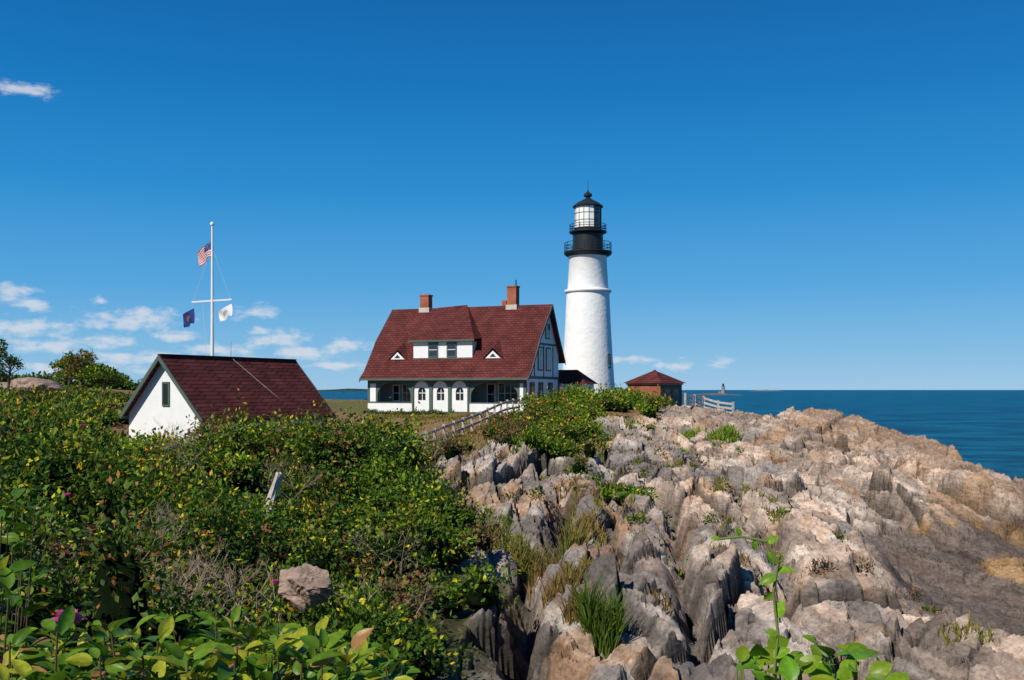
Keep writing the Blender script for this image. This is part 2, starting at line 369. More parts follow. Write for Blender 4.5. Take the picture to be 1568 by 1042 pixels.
for i in range(3):
    u0,u1=us[i],us[i+1]
    arch('centre_bays',TRIM,u0,u1,u0+.16,u1-.16,0,.15,2.3,.85,3.35,-.1,.12)
    arch('centre_panels',WHITE,u0+.1,u1-.1,u0+.62,u1-.62,.1,1.25,2.1,.42,3.3,.05,.1)
    B.box('centre_glass',GLASS,u0+.5,u1-.5,.2,.22,1.1,2.8)
    B.box('window_bars',WHITE,u0+.6,u1-.6,.165,.19,1.93,2.0)
    B.box('window_bars',WHITE,(u0+u1)/2-.03,(u0+u1)/2+.03,.165,.188,1.25,2.65)
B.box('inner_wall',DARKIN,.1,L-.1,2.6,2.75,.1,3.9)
win_v(1.6,2.2,1.2,2.7,2.6,WHITE,1);win_v(2.7,4.1,1.1,2.8,2.6,WHITE,3);win_v(12.2,12.9,.9,2.8,2.6,WHITE,1);win_v(13.4,15.3,1.0,2.9,2.6,WHITE,3)
B.box('porch_floor',TRIM,.05,L-.05,.22,2.6,0,.15)
B.box('eave_fascia',TRIM,-ov,L+ov,-.80,-.74,3.22,3.42)
dz=[(5.0,6.1,10.93),(8.3,6.1,11.12),(4.2,.75,7.25),(11.5,.75,7.25),(11.5,2.6,7.42),(4.2,2.6,7.42)]
B.add('dormer_roof',ROOF,dz,[(0,2,3,1),(1,3,4),(0,5,2)])
B.add('dormer_soffit',TRIM,[(4.2,.75,7.24),(11.5,.75,7.24),(11.5,.75,7.08),(4.2,.75,7.08),(4.2,2.3,7.08),(11.5,2.3,7.08)],[(0,3,2,1),(3,4,5,2)])
B.add('dormer_wall',WHITE,[(4.6,1.2,5.3),(11.1,1.2,5.3),(11.1,1.2,7.1),(4.6,1.2,7.1),(11.1,2.5,7.1),(11.1,2.5,6.9),(4.6,2.5,7.1)],[(0,1,2,3),(1,5,4,2),(0,3,6)])
for u in(6.4,8.45): win_v(u,u+.85,5.65,6.9,1.2,TRIM,1)
B.box('dormer_trim',TRIM,4.6,11.1,1.1,1.195,5.32,5.45)
for u in(2.9,13.4):
    B.add('eyebrow_roof',ROOF,[(u-1.1,.98,5.3),(u,.9,6.35),(u+1.1,.98,5.3),(u,2.45,7.25),(u-1.1,1.1,5.35),(u+1.1,1.1,5.35)],[(0,1,3,4),(1,2,5,3)])
    B.add('eyebrow_face',WHITE,[(u-.8,.97,5.36),(u+.8,.97,5.36),(u,.97,6.1)],[(0,1,2)])
    B.add('eyebrow_louvre',GLASS,[(u-.35,.94,5.5),(u+.35,.94,5.5),(u,.94,5.85)],[(0,1,2)])
for u,w,h1 in((3.46,.5,12.2),(13.4,.5,12.75)):
    B.box('chimneys',BRICK,u-w,u+w,5.8,6.7,10.3,h1);B.box('chimney_caps',BRICK,u-w-.06,u+w+.06,5.74,6.76,h1,h1+.14)
    B.box('chimney_flashing',CONC,u-w-.1,u+w+.1,5.7,6.8,10.3,10.95)
B.box('chimneys',BRICK,12.0,12.5,6.6,7.1,9,11.5)
B.box('vent_pipe',BLACK,13.75,13.85,6.0,6.1,12.8,13.5)
B.box('rear_wing',WHITE,L-1,L+2.6,9.6,13.4,0,2.9)
B.add('rear_wing_roof',ROOF,[(L-1,9.2,2.9),(L+3,9.2,2.9),(L+3,13.8,2.9),(L-1,13.8,2.9),(L-1,11.5,4.4),(L+1.4,11.5,4.4)],[(0,1,5,4),(1,2,5),(2,3,4,5)])
B.done()
# ---------------------------------------------------------------- lighthouse
lh=empty('lighthouse',(9.3,120,8.0));B=Build(lh)
zb=lambda py:10+(597-py)/12.5-8.0
B.lathe('tower_lower',TOWER,[(3.45,-1),(3.28,2.2),(3.02,6),(2.78,10),(2.62,zb(450))],64)
B.lathe('tower_ledge',TOWER,[(2.62,zb(450)),(2.86,zb(448)),(2.86,zb(445)),(2.5,zb(443.5))],64)
B.lathe('tower_upper',TOWER,[(2.5,zb(443.5)),(2.28,zb(397)),(2.45,zb(394))],64)
B.lathe('gallery_deck',BLACK,[(2.2,zb(397)),(2.45,zb(394)),(2.85,zb(390.5)),(2.95,zb(388)),(2.95,zb(386.5)),(1.8,zb(386.4))],48)
B.lathe('watch_room',BLACK,[(1.85,zb(386.6)),(1.85,zb(360)),(1.95,zb(359)),(2.3,zb(357)),(2.3,zb(355.5)),(1.6,zb(355.4))],40)
def rail(r,z0,z1,nz,np_):
    for k in range(nz):
        z=z0+(z1-z0)*(k+1)/nz
        B.lathe('gallery_rails',BLACK,[(r-.03,z-.03),(r+.03,z-.03),(r+.03,z+.03),(r-.03,z+.03),(r-.03,z-.03)],40)
    for i in range(np_):
        a=2*math.pi*i/np_;x,y=r*math.cos(a),r*math.sin(a)
        B.beam('gallery_posts',BLACK,(x,y,z0),(x,y,z1),.07)
rail(2.85,zb(387),zb(373),3,14);rail(2.22,zb(356),zb(345),3,12)
nl=16;r=1.62
LWH=simple('lantern_bright_pane',(.8,.8,.76),.35,.03)  # white colour stands in for lantern glass that shows bright
for i in range(nl):
    a0=2*math.pi*i/nl;a1=2*math.pi*(i+1)/nl;am=(a0+a1)/2
    dark=math.cos(am-R(-40))>.80
    p=[(r*math.cos(a0),r*math.sin(a0)),(r*math.cos(a1),r*math.sin(a1))]
    z0,z1=zb(350),zb(318)
    B.add('lantern_glass' if dark else 'lantern_panels',GLASS if dark else LWH,[(p[0][0],p[0][1],z0),(p[1][0],p[1][1],z0),(p[1][0],p[1][1],z1),(p[0][0],p[0][1],z1)],[(0,1,2,3)])
    B.beam('lantern_mullions',BLACK,(p[0][0]*1.01,p[0][1]*1.01,z0),(p[0][0]*1.01,p[0][1]*1.01,z1),.05)
for py in(339,328):
    B.lathe('lantern_bars',BLACK,[(r*1.012,zb(py)-.02),(r*1.03,zb(py)-.02),(r*1.03,zb(py)+.02),(r*1.012,zb(py)+.02)],nl)
B.lathe('lantern_base',BLACK,[(1.68,zb(355.5)),(1.68,zb(350)),(1.6,zb(349.8))],nl)
B.lathe('lantern_roof',BLACK,[(1.6,zb(318.5)),(1.85,zb(318)),(1.88,zb(316.5)),(1.3,zb(311)),(.6,zb(306.5)),(.3,zb(304)),(.28,zb(302.5)),(.5,zb(301)),(.52,zb(298)),(.3,zb(296)),(.12,zb(294)),(.1,zb(292)),(.03,zb(291)),(.02,zb(277)),(0,zb(276.5))],32)
for a,z in((R(-38),5.5),):
    rr=3.06
    M=Matrix.Rotation(a,4,'Z')
    B.add('tower_windows',GLASS,[M@Vector((rr+.02,dy,zz)) for dy,zz in((-.28,z-.8),(.28,z-.8),(.28,z+.7),(-.28,z+.7))],[(0,1,2,3)])
    B.beam('tower_window_frames',TRIM,M@Vector((rr+.02,-.3,z-.85)),M@Vector((rr+.02,.3,z-.85)),.18,.12)
    B.beam('tower_window_frames',TRIM,M@Vector((rr-.03,-.3,z+.75)),M@Vector((rr-.03,.3,z+.75)),.18,.12)
    for dy in(-.31,.31): B.beam('tower_window_frames',TRIM,M@Vector((rr+.02,dy,z-.85)),M@Vector((rr-.03,dy,z+.75)),.08,.14)
B.done(('tower_lower','tower_upper','tower_ledge'))
# ---------------------------------------------------------------- brick fog signal building
bb=empty('brick_building',(16.35,108,7.3),R(48));B=Build(bb)
W,D=4.4,4.4
B.box('walls',BRICK,0,W,0,D,0,3.25)
B.box('cornice',BROWNTR,-.12,W+.12,-.12,D+.12,3.25,3.42)
e=.4;hz=3.43
B.add('hip_roof',ROOF,[(-e,-e,hz),(W+e,-e,hz),(W+e,D+e,hz),(-e,D+e,hz),(W/2-.4,D/2-.4,4.95),(W/2+.4,D/2+.4,4.95)],[(0,1,5,4),(1,2,5),(2,3,4,5),(3,0,4)])
for a0 in(.9,2.6):
    B.box('window_frames',BROWNTR,a0,a0+1,-.06,0-.002,.9,2.8);B.box('window_glass',GLASS,a0+.1,a0+.9,-.08,-.062,1,2.7)
B.box('door',TRIM,-.06,-.002,1.9,2.9,0,2.3)
B.box('foundation',CONC,-.05,W+.05,-.09,D+.05,-1.2,.35)
B.done()
# ---------------------------------------------------------------- shed
sh=empty('white_shed',(-17.7,50,5.9),math.atan2(-.47,.88));B=Build(sh)
w=2.65;Ls=9.6;hw=2.95;hr=5.85
B.add('walls',WHITE,[(-w,0,-1),(w,0,-1),(w,0,hw),(0,0,hr-.12),(-w,0,hw),(-w,Ls,-1),(w,Ls,-1),(w,Ls,hw),(0,Ls,hr-.12),(-w,Ls,hw)],
      [(0,1,2,3,4),(9,8,7,6,5),(1,6,7,2),(0,4,9,5)])
for s in(-1,1):
    x1=s*(w+(.38 if s>0 else .12));z1=hw-.36 if s>0 else hw-.12
    a,b_=-.4,Ls+.35
    B.add('roof',ROOF2,[(0,a,hr),(x1,a,z1),(x1,b_,z1),(0,b_,hr),(0,a,hr-.1),(x1,a,z1-.1),(x1,b_,z1-.1),(0,b_,hr-.1)],[(0,1,2,3),(4,7,6,5),(1,5,6,2)])
    for a in(-.46,Ls+.352):
        B.add('rake_trim',TRIM,[(0,a,hr+.02),(x1,a,z1+.02),(x1,a+.055,z1+.02),(0,a+.055,hr+.02),(0,a,hr-.26),(x1,a,z1-.26),(x1,a+.055,z1-.26),(0,a+.055,hr-.26)],
          [(0,1,2,3),(4,7,6,5),(0,4,5,1),(3,2,6,7),(1,5,6,2)])
    B.beam('eave_trim',TRIM,(x1-.05*s,-.4,z1-.17),(x1-.05*s,Ls+.3,z1-.17),.08,.12)
B.beam('ridge_cap',ROOF2,(0,-.4,hr+.03),(0,Ls+.35,hr+.03),.22,.08)
B.box('window_frames',TRIM,-.18,.34,-.06,-.002,3.25,4.5);B.box('window_glass',GLASS,-.08,.24,-.075,-.062,3.35,4.4)
for y0 in(4,6.6):
    B.box('window_frames',TRIM,w,w+.05,y0,y0+1,1.2,2.2);B.box('window_glass',GLASS,w+.052,w+.06,y0+.1,y0+.9,1.3,2.1)
B.beam('roof_cable',WOOD,(.05,4.6,hr+.02),(2.6,6.6,hw+.06),.025)
B.beam('vent',WOOD,(.02,4.6,hr),(.02,4.6,hr+.9),.03)
B.done()
# ---------------------------------------------------------------- flagpole
fp=empty('flagpole',(-22.95,75,7.6));B=Build(fp)
H=14.9
B.lathe('pole',WHITE,[(.13,-1),(.12,6),(.07,H),(0,H)],14)
B.lathe('truck_ball',WHITE,[(0,H),(.14,H+.08),(.17,H+.2),(.1,H+.33),(0,H+.36)],12)
B.beam('yard',WHITE,(-1.55,0,9.1),(1.5,0,9.3),.13)
for x in(-1.5,1.45): B.beam('halyards',simple('rope',(.5,.5,.48)),(x,0,9.15),(0,0,13.3),.018)
B.beam('halyards',WHITE,(-.75,0,9.15),(-.1,-.2,1.2),.02)
B.done()
def flagmat(kind):
    m,nt,b=newmat(kind);b.inputs['Roughness'].default_value=.8
    uv=N(nt,'ShaderNodeAttribute',attribute_name='fuv');sp=N(nt,'ShaderNodeSeparateXYZ');nt.links.new(uv.outputs['Vector'],sp.inputs[0])
    def lt(o,v,op='LESS_THAN'):
        n_=N(nt,'ShaderNodeMath',operation=op);nt.links.new(o,n_.inputs[0]);n_.inputs[1].default_value=v;return n_.outputs[0]
    def mixc(f,c1,c2):
        n_=N(nt,'ShaderNodeMix',data_type='RGBA');nt.links.new(f,n_.inputs[0])
        for i,c in((6,c1),(7,c2)):
            if isinstance(c,tuple): n_.inputs[i].default_value=c
            else: nt.links.new(c,n_.inputs[i])
        return n_.outputs[2]
    def mul(a,c):
        n_=N(nt,'ShaderNodeMath',operation='MULTIPLY');nt.links.new(a,n_.inputs[0]);nt.links.new(c,n_.inputs[1]);return n_.outputs[0]
    if kind=='stars_and_stripes':
        k=N(nt,'ShaderNodeMath',operation='MULTIPLY');nt.links.new(sp.outputs['Y'],k.inputs[0]);k.inputs[1].default_value=6.5
        fr=N(nt,'ShaderNodeMath',operation='FRACT');nt.links.new(k.outputs[0],fr.inputs[0])
        c=mixc(lt(fr.outputs[0],.5),(.75,.73,.72,1),(.5,.02,.03,1))
        can=mul(lt(sp.outputs['X'],.42),lt(sp.outputs['Y'],.54))
        vo=N(nt,'ShaderNodeTexVoronoi');vo.inputs['Scale'].default_value=16;nt.links.new(uv.outputs['Vector'],vo.inputs['Vector'])
        st_=mixc(lt(vo.outputs['Distance'],.25),(.02,.03,.16,1),(.6,.6,.65,1))
        c=mixc(can,c,st_)
    elif kind=='blue_state_flag':
        vo=N(nt,'ShaderNodeVectorMath',operation='DISTANCE');nt.links.new(uv.outputs['Vector'],vo.inputs[0]);vo.inputs[1].default_value=(.5,.5,0)
        c=mixc(lt(vo.outputs['Value'],.2),(.008,.03,.17,1),(.2,.13,.06,1))
    else:
        vo=N(nt,'ShaderNodeVectorMath',operation='DISTANCE');nt.links.new(uv.outputs['Vector'],vo.inputs[0]);vo.inputs[1].default_value=(.5,.5,0)
        c=mixc(lt(vo.outputs['Value'],.2),(.78,.78,.76,1),(.35,.42,.5,1))
    nt.links.new(c,b.inputs['Base Color']);return m
def flag(name,p0,fly,hoist,droop,kind,tw=.25):
    nu,nv=24,14;vs=[];uvs=[]
    for i in range(nu+1):
        for j in range(nv+1):
            u=i/nu;v=j/nv
            x=p0[0]+fly*u*(.82-.18*v)+.06*math.sin(9*u+3*v)
            y=p0[1]+tw*math.sin(7*u+2.5*v)*u
            z=p0[2]-hoist*v*(1-.12*u)-droop*u**1.25+.05*math.sin(8*u)
            vs.append((x,y,z));uvs.append((u,v,0))
    fs=[(i*(nv+1)+j,(i+1)*(nv+1)+j,(i+1)*(nv+1)+j+1,i*(nv+1)+j+1) for i in range(nu) for j in range(nv)]
    o=mesh_obj(name,vs,fs,flagmat(kind),fp,True)
    at=o.data.attributes.new('fuv','FLOAT_VECTOR','POINT');at.data.foreach_set('vector',np.array(uvs,dtype=np.float32).ravel())
flag('national_flag',(-.1,0,13.75),-1.35,1.2,.95,'stars_and_stripes')
flag('state_flag',(-1.4,0,8.6),-1.15,1.15,.5,'blue_state_flag')
flag('white_flag',(1.5,-.02,8.95),-1.35,.9,.6,'white_pennant')
# ---------------------------------------------------------------- fences
def fence(name,pts,rails=(.45,.95),ph=1.15,step=2.2,planks=False):
    P=empty(name);B=Build(P);pp=[]
    for (a,b_) in zip(pts[:-1],pts[1:]):
        d=math.dist(a,b_);k=max(1,round(d/step))
        for i in range(k): pp.append((a[0]+(b_[0]-a[0])*i/k,a[1]+(b_[1]-a[1])*i/k))
    pp.append(pts[-1]);zz=[gz(*p) for p in pp]
    zz=[sum(zz[max(0,i-1):i+2])/len(zz[max(0,i-1):i+2]) for i in range(len(zz))]
    for p,z in zip(pp,zz): B.beam('posts',WOOD,(p[0],p[1],z-.8),(p[0],p[1],z+ph),.18)
    for i in range(len(pp)-1):
        for r_ in rails: B.beam('rails',WOOD,(pp[i][0],pp[i][1]-.09,zz[i]+r_),(pp[i+1][0],pp[i+1][1]-.09,zz[i+1]+r_),.05,.18)
    B.done()
fence('wooden_fence',[(-6.6,44),(-6.4,58),(-4.6,66),(-2.4,74),(.6,86)],(.5,1.1),1.3)
fence('wooden_fence',[(15.2,86),(17.2,88),(19.4,86)],(.4,.8,1.2),1.4,1.6)
# ---------------------------------------------------------------- distant ledge light, islands
rk_=simple('ledge_rock',(.12,.10,.09),.9,.3,.05)
def island(name,cx,cy,lx,ly,h,mat,seed):
    n=40;m_=8;vs=[];fs=[]
    for j in range(m_+1):
        t=j/m_
        for i in range(n):
            a=2*math.pi*i/n;rr=(1-t)*(.8+.4*vnoise(np.array([math.cos(a)*2+5]),np.array([math.sin(a)*2+5.]),seed)[0])
            zz=-1+(h+1)*(t**.6)*(.75+.5*vnoise(np.array([math.cos(a)*3*(1-t)+9]),np.array([math.sin(a)*3*(1-t)+9.]),seed+1)[0])
            vs.append((cx+lx*rr*math.cos(a),cy+ly*rr*math.sin(a),zz))
    for j in range(m_):
        for i in range(n): fs.append((j*n+i,j*n+(i+1)%n,(j+1)*n+(i+1)%n,(j+1)*n+i))
    return mesh_obj(name,vs,fs,mat)
island('ledge_island',375,1800,52,25,3.2,rk_,3)
dt=empty('distant_lighthouse',(388,1800,1.5));B=Build(dt)
GR=simple('granite_tower',(.22,.22,.22));B.lathe('tower',GR,[(4.2,0),(3.4,6),(3,14),(3.4,14.4),(3.4,15)],20);B.lathe('lantern',BLACK,[(1.8,15),(1.8,18),(2,18.2),(.4,20),(0,21)],12);B.box('pier',GR,-9,-5,-2,2,-1,5);B.done()
FARG=simple('far_woods',(.02,.045,.03),.95,.4,.01)
island('far_island',-1000,6000,380,150,14,FARG,8)
island('far_island',1950,7500,120,60,9,simple('far_sand',(.2,.19,.15)),12)
# ---------------------------------------------------------------- foliage
def leafmat(name,tr=.3,rough=.5):
    m,nt,b=newmat(name);at=N(nt,'ShaderNodeAttribute',attribute_name='Col')
    nt.links.new(at.outputs['Color'],b.inputs['Base Color']);b.inputs['Roughness'].default_value=rough;b.inputs['Specular IOR Level'].default_value=.25
    t=N(nt,'ShaderNodeBsdfTranslucent');nt.links.new(at.outputs['Color'],t.inputs['Color'])
    mx=N(nt,'ShaderNodeMixShader');mx.inputs[0].default_value=tr
    out=nt.nodes['Material Output'];nt.links.new(b.outputs[0],mx.inputs[1]);nt.links.new(t.outputs[0],mx.inputs[2]);nt.links.new(mx.outputs[0],out.inputs[0])
    return m
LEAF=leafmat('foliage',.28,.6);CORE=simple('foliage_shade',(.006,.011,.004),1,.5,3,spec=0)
def unit(v): return v/np.maximum(np.linalg.norm(v,axis=-1,keepdims=True),1e-9)
def quads_from(c,ax,nrm,Lh,Wh):
    sd_=unit(np.cross(ax,nrm))
    L_=Lh[:,None];W_=Wh[:,None]
    mid=c+ax*L_*.5
    v=np.stack([c,mid+sd_*W_*.5-nrm*L_*.06,c+ax*L_,mid-sd_*W_*.5-nrm*L_*.06],1)
    return v.reshape(-1,3)
class Fol:
    def __init__(s): s.v=[];s.c=[];s.core=[]
    def clump(s,c,r,rz,leaf,k,pal,shoots=.15,core=True,cov=1.0):
        n=int(cov*k*4.2*(r*r*.5+r*rz*.5)/(.33*leaf*leaf))
        n=max(20,min(n,3500))
        d=unit(rng.normal(size=(n,3)));d[:,2]=np.where(d[:,2]<-.35,-d[:,2],d[:,2])
        q=rng.random((5,3))*6
        lump=.72+.23*np.sin(d@np.array([3.1,4.2,2.7])*1.3+q[0,0])+.2*np.sin(d@np.array([-5.,3.,6.])+q[0,1])+.13*np.sin(d@np.array([7.,-8.,5.])+q[0,2])
        rad=lump*(1-.32*rng.random(n)**1.5)
        out=rng.random(n)<shoots;rad=np.where(out,rad*(1.05+.3*rng.random(n)),rad)
        p=np.array(c)+d*rad[:,None]*np.array([r,r,rz])
        ax=unit(d*.5+rng.normal(size=(n,3))*.7+np.array([0,0,.25]))
        nr=unit(np.cross(ax,rng.normal(size=(n,3)))+d*.3+np.array([0,0,.5]))
        sz=leaf*(.6+.8*rng.random(n))
        s.v.append(quads_from(p,ax,nr,sz,sz*.55))
        t=rng.random((n,1));base_=np.array(pal[0])*(1-t)+np.array(pal[1])*t
        base_=base_*(.6+.75*rng.random())
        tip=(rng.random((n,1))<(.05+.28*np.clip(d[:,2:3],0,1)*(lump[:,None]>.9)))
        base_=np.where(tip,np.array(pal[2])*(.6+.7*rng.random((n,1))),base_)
        dead=rng.random((n,1))<pal[3] if len(pal)>3 else np.zeros((n,1),bool)
        base_=np.where(dead,np.array([.30,.12,.045])*(.6+.7*rng.random((n,1))),base_)
        s.c.append(base_)
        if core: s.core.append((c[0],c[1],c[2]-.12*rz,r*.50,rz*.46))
    def build(s,name,parent=None):
        v=np.concatenate(s.v);c=np.concatenate(s.c);nf=len(v)//4
        o=fast_mesh(name,v,np.arange(nf*4).reshape(-1,4),LEAF,c,parent=parent)
        print(name,nf)
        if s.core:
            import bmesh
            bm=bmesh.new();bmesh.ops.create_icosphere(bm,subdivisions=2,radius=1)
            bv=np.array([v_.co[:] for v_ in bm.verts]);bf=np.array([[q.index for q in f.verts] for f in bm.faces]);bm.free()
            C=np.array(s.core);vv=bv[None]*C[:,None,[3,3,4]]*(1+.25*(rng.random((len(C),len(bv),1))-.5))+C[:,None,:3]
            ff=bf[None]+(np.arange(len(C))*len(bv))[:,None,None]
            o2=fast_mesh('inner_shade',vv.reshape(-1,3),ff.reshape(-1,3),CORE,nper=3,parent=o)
        return o
GREENS=[((.028,.078,.005),(.12,.215,.011),(.50,.46,.012),.01),
        ((.045,.115,.007),(.18,.28,.013),(.54,.50,.015),.01),
        ((.014,.045,.006),(.055,.115,.010),(.24,.28,.015),.02),
        ((.035,.085,.010),(.14,.20,.020),(.54,.27,.025),.16),
        ((.09,.07,.04),(.17,.125,.07),(.2,.16,.05),.35)]
def in_shed(x,y):
    dx,dy=x+17.7,y-50;a=dx*.88-dy*.47;b_=dx*.47+dy*.88
    return abs(a)<3.3 and -.6<b_<10.5
SBY=np.array([8,13,16,20,24,30,36,47]);SBX=np.array([-3.4,-2.3,-1.7,-1.3,-1.2,-2.0,-3.6,-5.6])
rose=Fol()
y=9.0
while y<47:
    step=.60+.011*y
    for x in np.arange(-27,4,step):
        xx=x+rng.normal()*.25;yy=y+rng.normal()*.25
        if xx<-.62*yy-3 or in_shed(xx,yy): continue
        if xx>float(np.interp(yy,SBY,SBX))+rng.normal()*.45: continue
        A1_=np.array([xx]);A2_=np.array([yy])
        nz=float(fbm(A1_*.45,A2_*.45,33,3)[0]);n2=float(fbm(A1_*.2+7,A2_*.2,34)[0]);n3_=float(fbm(A1_*.16,A2_*.16,35,2)[0])
        k_=min(1,max(0,(nz-.28)/.44));k3=min(1,max(0,(n3_-.3)/.4))
        if k_<.07: continue
        g0=gz(xx,yy);r_=step*(.7+.5*rng.random());h=(.25+1.6*k_+.45*k3)*(1.0+.2*rng.random())
        if yy>40: h*=.65
        front=-.33*yy<xx<-3.4 and 33<yy<42
        if front: h+=1.3
        cap=10.0-.012*yy if xx<-.42*yy else (10-.05*yy if xx<-.315*yy else 10-.028*yy)
        if xx<-.42*yy and yy>18: h+=.35
        if yy>15: h=min(h,max(.4,(cap-g0)*(.92+.12*rng.random())))
        pi=0 if n2<.5 else 1
        q=rng.random()
        if q<.18: pi=2
        elif q<.32: pi=3
        elif q<.38: pi=4
        leaf=.064+.0026*yy
        rose.clump((xx,yy,g0+h*.45),r_,h*.6,leaf,.6,GREENS[pi],.2)
        if h>1.9: rose.clump((xx,yy,g0+h*.2),r_,h*.4,leaf*1.2,.3,GREENS[2],.1)
    y+=step*.9
rose.build('rose_shrubs')
cr_=Fol()
def patch(F,x0,x1,y0,y1,n,r0,h0,pals,thr=0,leaf=None,k=.7):
    for i in range(n):
        x=rng.uniform(x0,x1);yy=rng.uniform(y0,y1)
        r_=r0*(.6+.8*rng.random());h=h0*(.6+.8*rng.random())
        F.clump((x,yy,gz(x,yy)+h*.3),r_,h*.7,leaf or (.05+.0022*yy),k,GREENS[pals[rng.integers(len(pals))]])
patch(cr_,1.6,6,68,84,40,1.1,1.5,(0,1,3,1))
patch(cr_,4,12,76,90,50,1.1,1.4,(1,1,1,3,0))
patch(cr_,9,15.5,86,100,26,.9,.8,(1,3))
patch(cr_,.5,5,52,68,44,1.0,1.4,(0,1,3,1))
patch(cr_,5,10,66,76,26,.9,.7,(1,3,1))
patch(cr_,.6,3.6,43,50,20,.7,.8,(1,3,1))
patch(cr_,3.8,5.4,38.5,42,11,.6,.5,(0,1))
patch(cr_,-5.5,-2.5,46,60,20,.8,1.0,(2,3,4))
patch(cr_,-1.5,1.5,58,74,24,.9,1.1,(3,2,4,0))
patch(cr_,4.2,5.4,28,30,6,.35,.35,(3,0));patch(cr_,6,7,58,60,3,.6,.4,(1,))
patch(cr_,-1.5,-.2,26,33,14,.5,.6,(3,1,4))
patch(cr_,.2,2.2,27.5,31,12,.45,.4,(3,4,0))
for i in range(90):
    x=rng.uniform(-1,13);yy=rng.uniform(24,70)
    cr_.clump((x,yy,gz(x,yy)+.05),rng.uniform(.2,.5),rng.uniform(.15,.35),.05+.002*yy,.7,GREENS[[1,3,4,0][rng.integers(4)]],core=False)
cr_.build('headland_shrubs')
BARK=simple('bark',(.09,.07,.055),.9,.3,5)
def tree(name,x,y,h,cw,pal,dens=.5,trunk=.18,n=16,leaf=.22):
    z=gz(x,y);P=empty(name,(0,0,0));B=Build(P);F=Fol()
    def tube(a,b_,r0,r1):
        a=Vector(a);b_=Vector(b_);d=(b_-a).normalized();u=d.orthogonal().normalized();w_=d.cross(u);vs=[]
        for p,r_ in((a,r0),(b_,r1)):
            for i in range(7):
                t=2*math.pi*i/7;vs.append(p+(u*math.cos(t)+w_*math.sin(t))*r_)
        B.add('trunk_and_limbs',BARK,vs,[(i,(i+1)%7,7+(i+1)%7,7+i) for i in range(7)])
    top=(x+.3,y,z+h*.75);mid=(x+.1,y,z+h*.35)
    tube((x,y,z-.5),mid,trunk,trunk*.75);tube(mid,top,trunk*.75,trunk*.25)
    for i in range(n):
        a=rng.uniform(0,6.28);t=rng.uniform(.1,1);hh=.35+.65*t
        rr=cw*(.3+.7*math.sin(math.pi*min(1,.15+.8*t)))*rng.uniform(.4,1)
        p=(x+rr*math.cos(a),y+rr*math.sin(a)*.8,z+h*hh)
        s_=Vector(mid).lerp(Vector(top),t*.8);tube(s_,p,trunk*.3,.02)
        F.clump(p,cw*.36*rng.uniform(.7,1.3),cw*.27*rng.uniform(.7,1.3),leaf,dens,pal,.3,core=False)
    B.done();F.build('crown',P)
tree('pine_tree',-30.4,59,3.6,1.15,GREENS[2],.9,.10,18,.15)
tree('oak_tree',-35.3,80,2.9,2.0,GREENS[3],.9,.2,26)
tree('oak_tree',-33.0,79,2.2,1.9,GREENS[0],.9,.2,22)
tree('oak_tree',-38,84,2.2,1.8,GREENS[0],.9,.2,18)
tl=Fol()
for i in range(150):
    x=rng.uniform(-75,-37);yy=rng.uniform(104,120);r_=rng.uniform(1.0,1.9)
    tl.clump((x,yy,gz(x,yy)+r_*.2),r_,r_*.6,.4,.7,GREENS[2 if rng.random()<.5 else 0])
for i in range(170):
    x=rng.uniform(-42,-20);yy=rng.uniform(44,78)
    if in_shed(x,yy) or in_shed(x+1,yy): continue
    tl.clump((x,yy,gz(x,yy)+.15),rng.uniform(.8,1.4),rng.uniform(.35,.65),.2,.7,GREENS[(0,1,2,3,3)[rng.integers(5)]])
tl.build('distant_treeline')
fl=Fol()
for i in range(40):
    u=rng.uniform(.5,10.5);v=-rng.uniform(.9,1.5);x=-14.65+u*.927+v*.375;yy=99.4-u*.375+v*.927
    c=[(.3,.5,.04),(.5,.12,.3),(.5,.45,.05),(.4,.4,.45)][rng.integers(4)]
    fl.clump((x,yy,gz(x,yy)+.15),.35,.35,.13,.6,((.05,.10,.02),(.08,.15,.03),c,0),core=False)
fl.build('flower_bed')
# ---------------------------------------------------------------- grass tufts
def grass(name,spots):
    vs=[];cs=[]
    for x,y_,r_,h,n,c0,c1 in spots:
        a=rng.uniform(0,6.28,n);rr=r_*np.sqrt(rng.random(n));bx=x+rr*np.cos(a);by=y_+rr*np.sin(a)
        bz=height(bx,by)-.03
        ln=h*(.5+.7*rng.random(n));lean=rng.normal(size=(n,2))*.28
        wd=.008+.0005*y_
        p0=np.c_[bx,by,bz];tp=p0+np.c_[lean[:,0]*ln,lean[:,1]*ln,ln*.93];md=(p0+tp)/2+np.c_[-lean*ln[:,None]*.15,ln*.06]
        an=rng.uniform(0,6.28,n);s_=np.c_[np.cos(an),np.sin(an),np.zeros(n)]*wd
        vs.append(np.stack([p0-s_,p0+s_,md+s_*.8,md-s_*.8, md-s_*.8,md+s_*.8,tp+s_*.1,tp-s_*.1],1).reshape(-1,3))
        t=rng.random((n,1));cc=np.array(c0)*(1-t)+np.array(c1)*t;cs.append(np.repeat(cc,2,0))
    v=np.concatenate(vs);fast_mesh(name,v,np.arange(len(v)).reshape(-1,4),LEAF,np.concatenate(cs))
G1=(.04,.10,.01);G2=(.14,.19,.02);Y1=(.28,.20,.05);Y2=(.38,.27,.10);BR=(.18,.10,.04);BG=(.20,.32,.02)
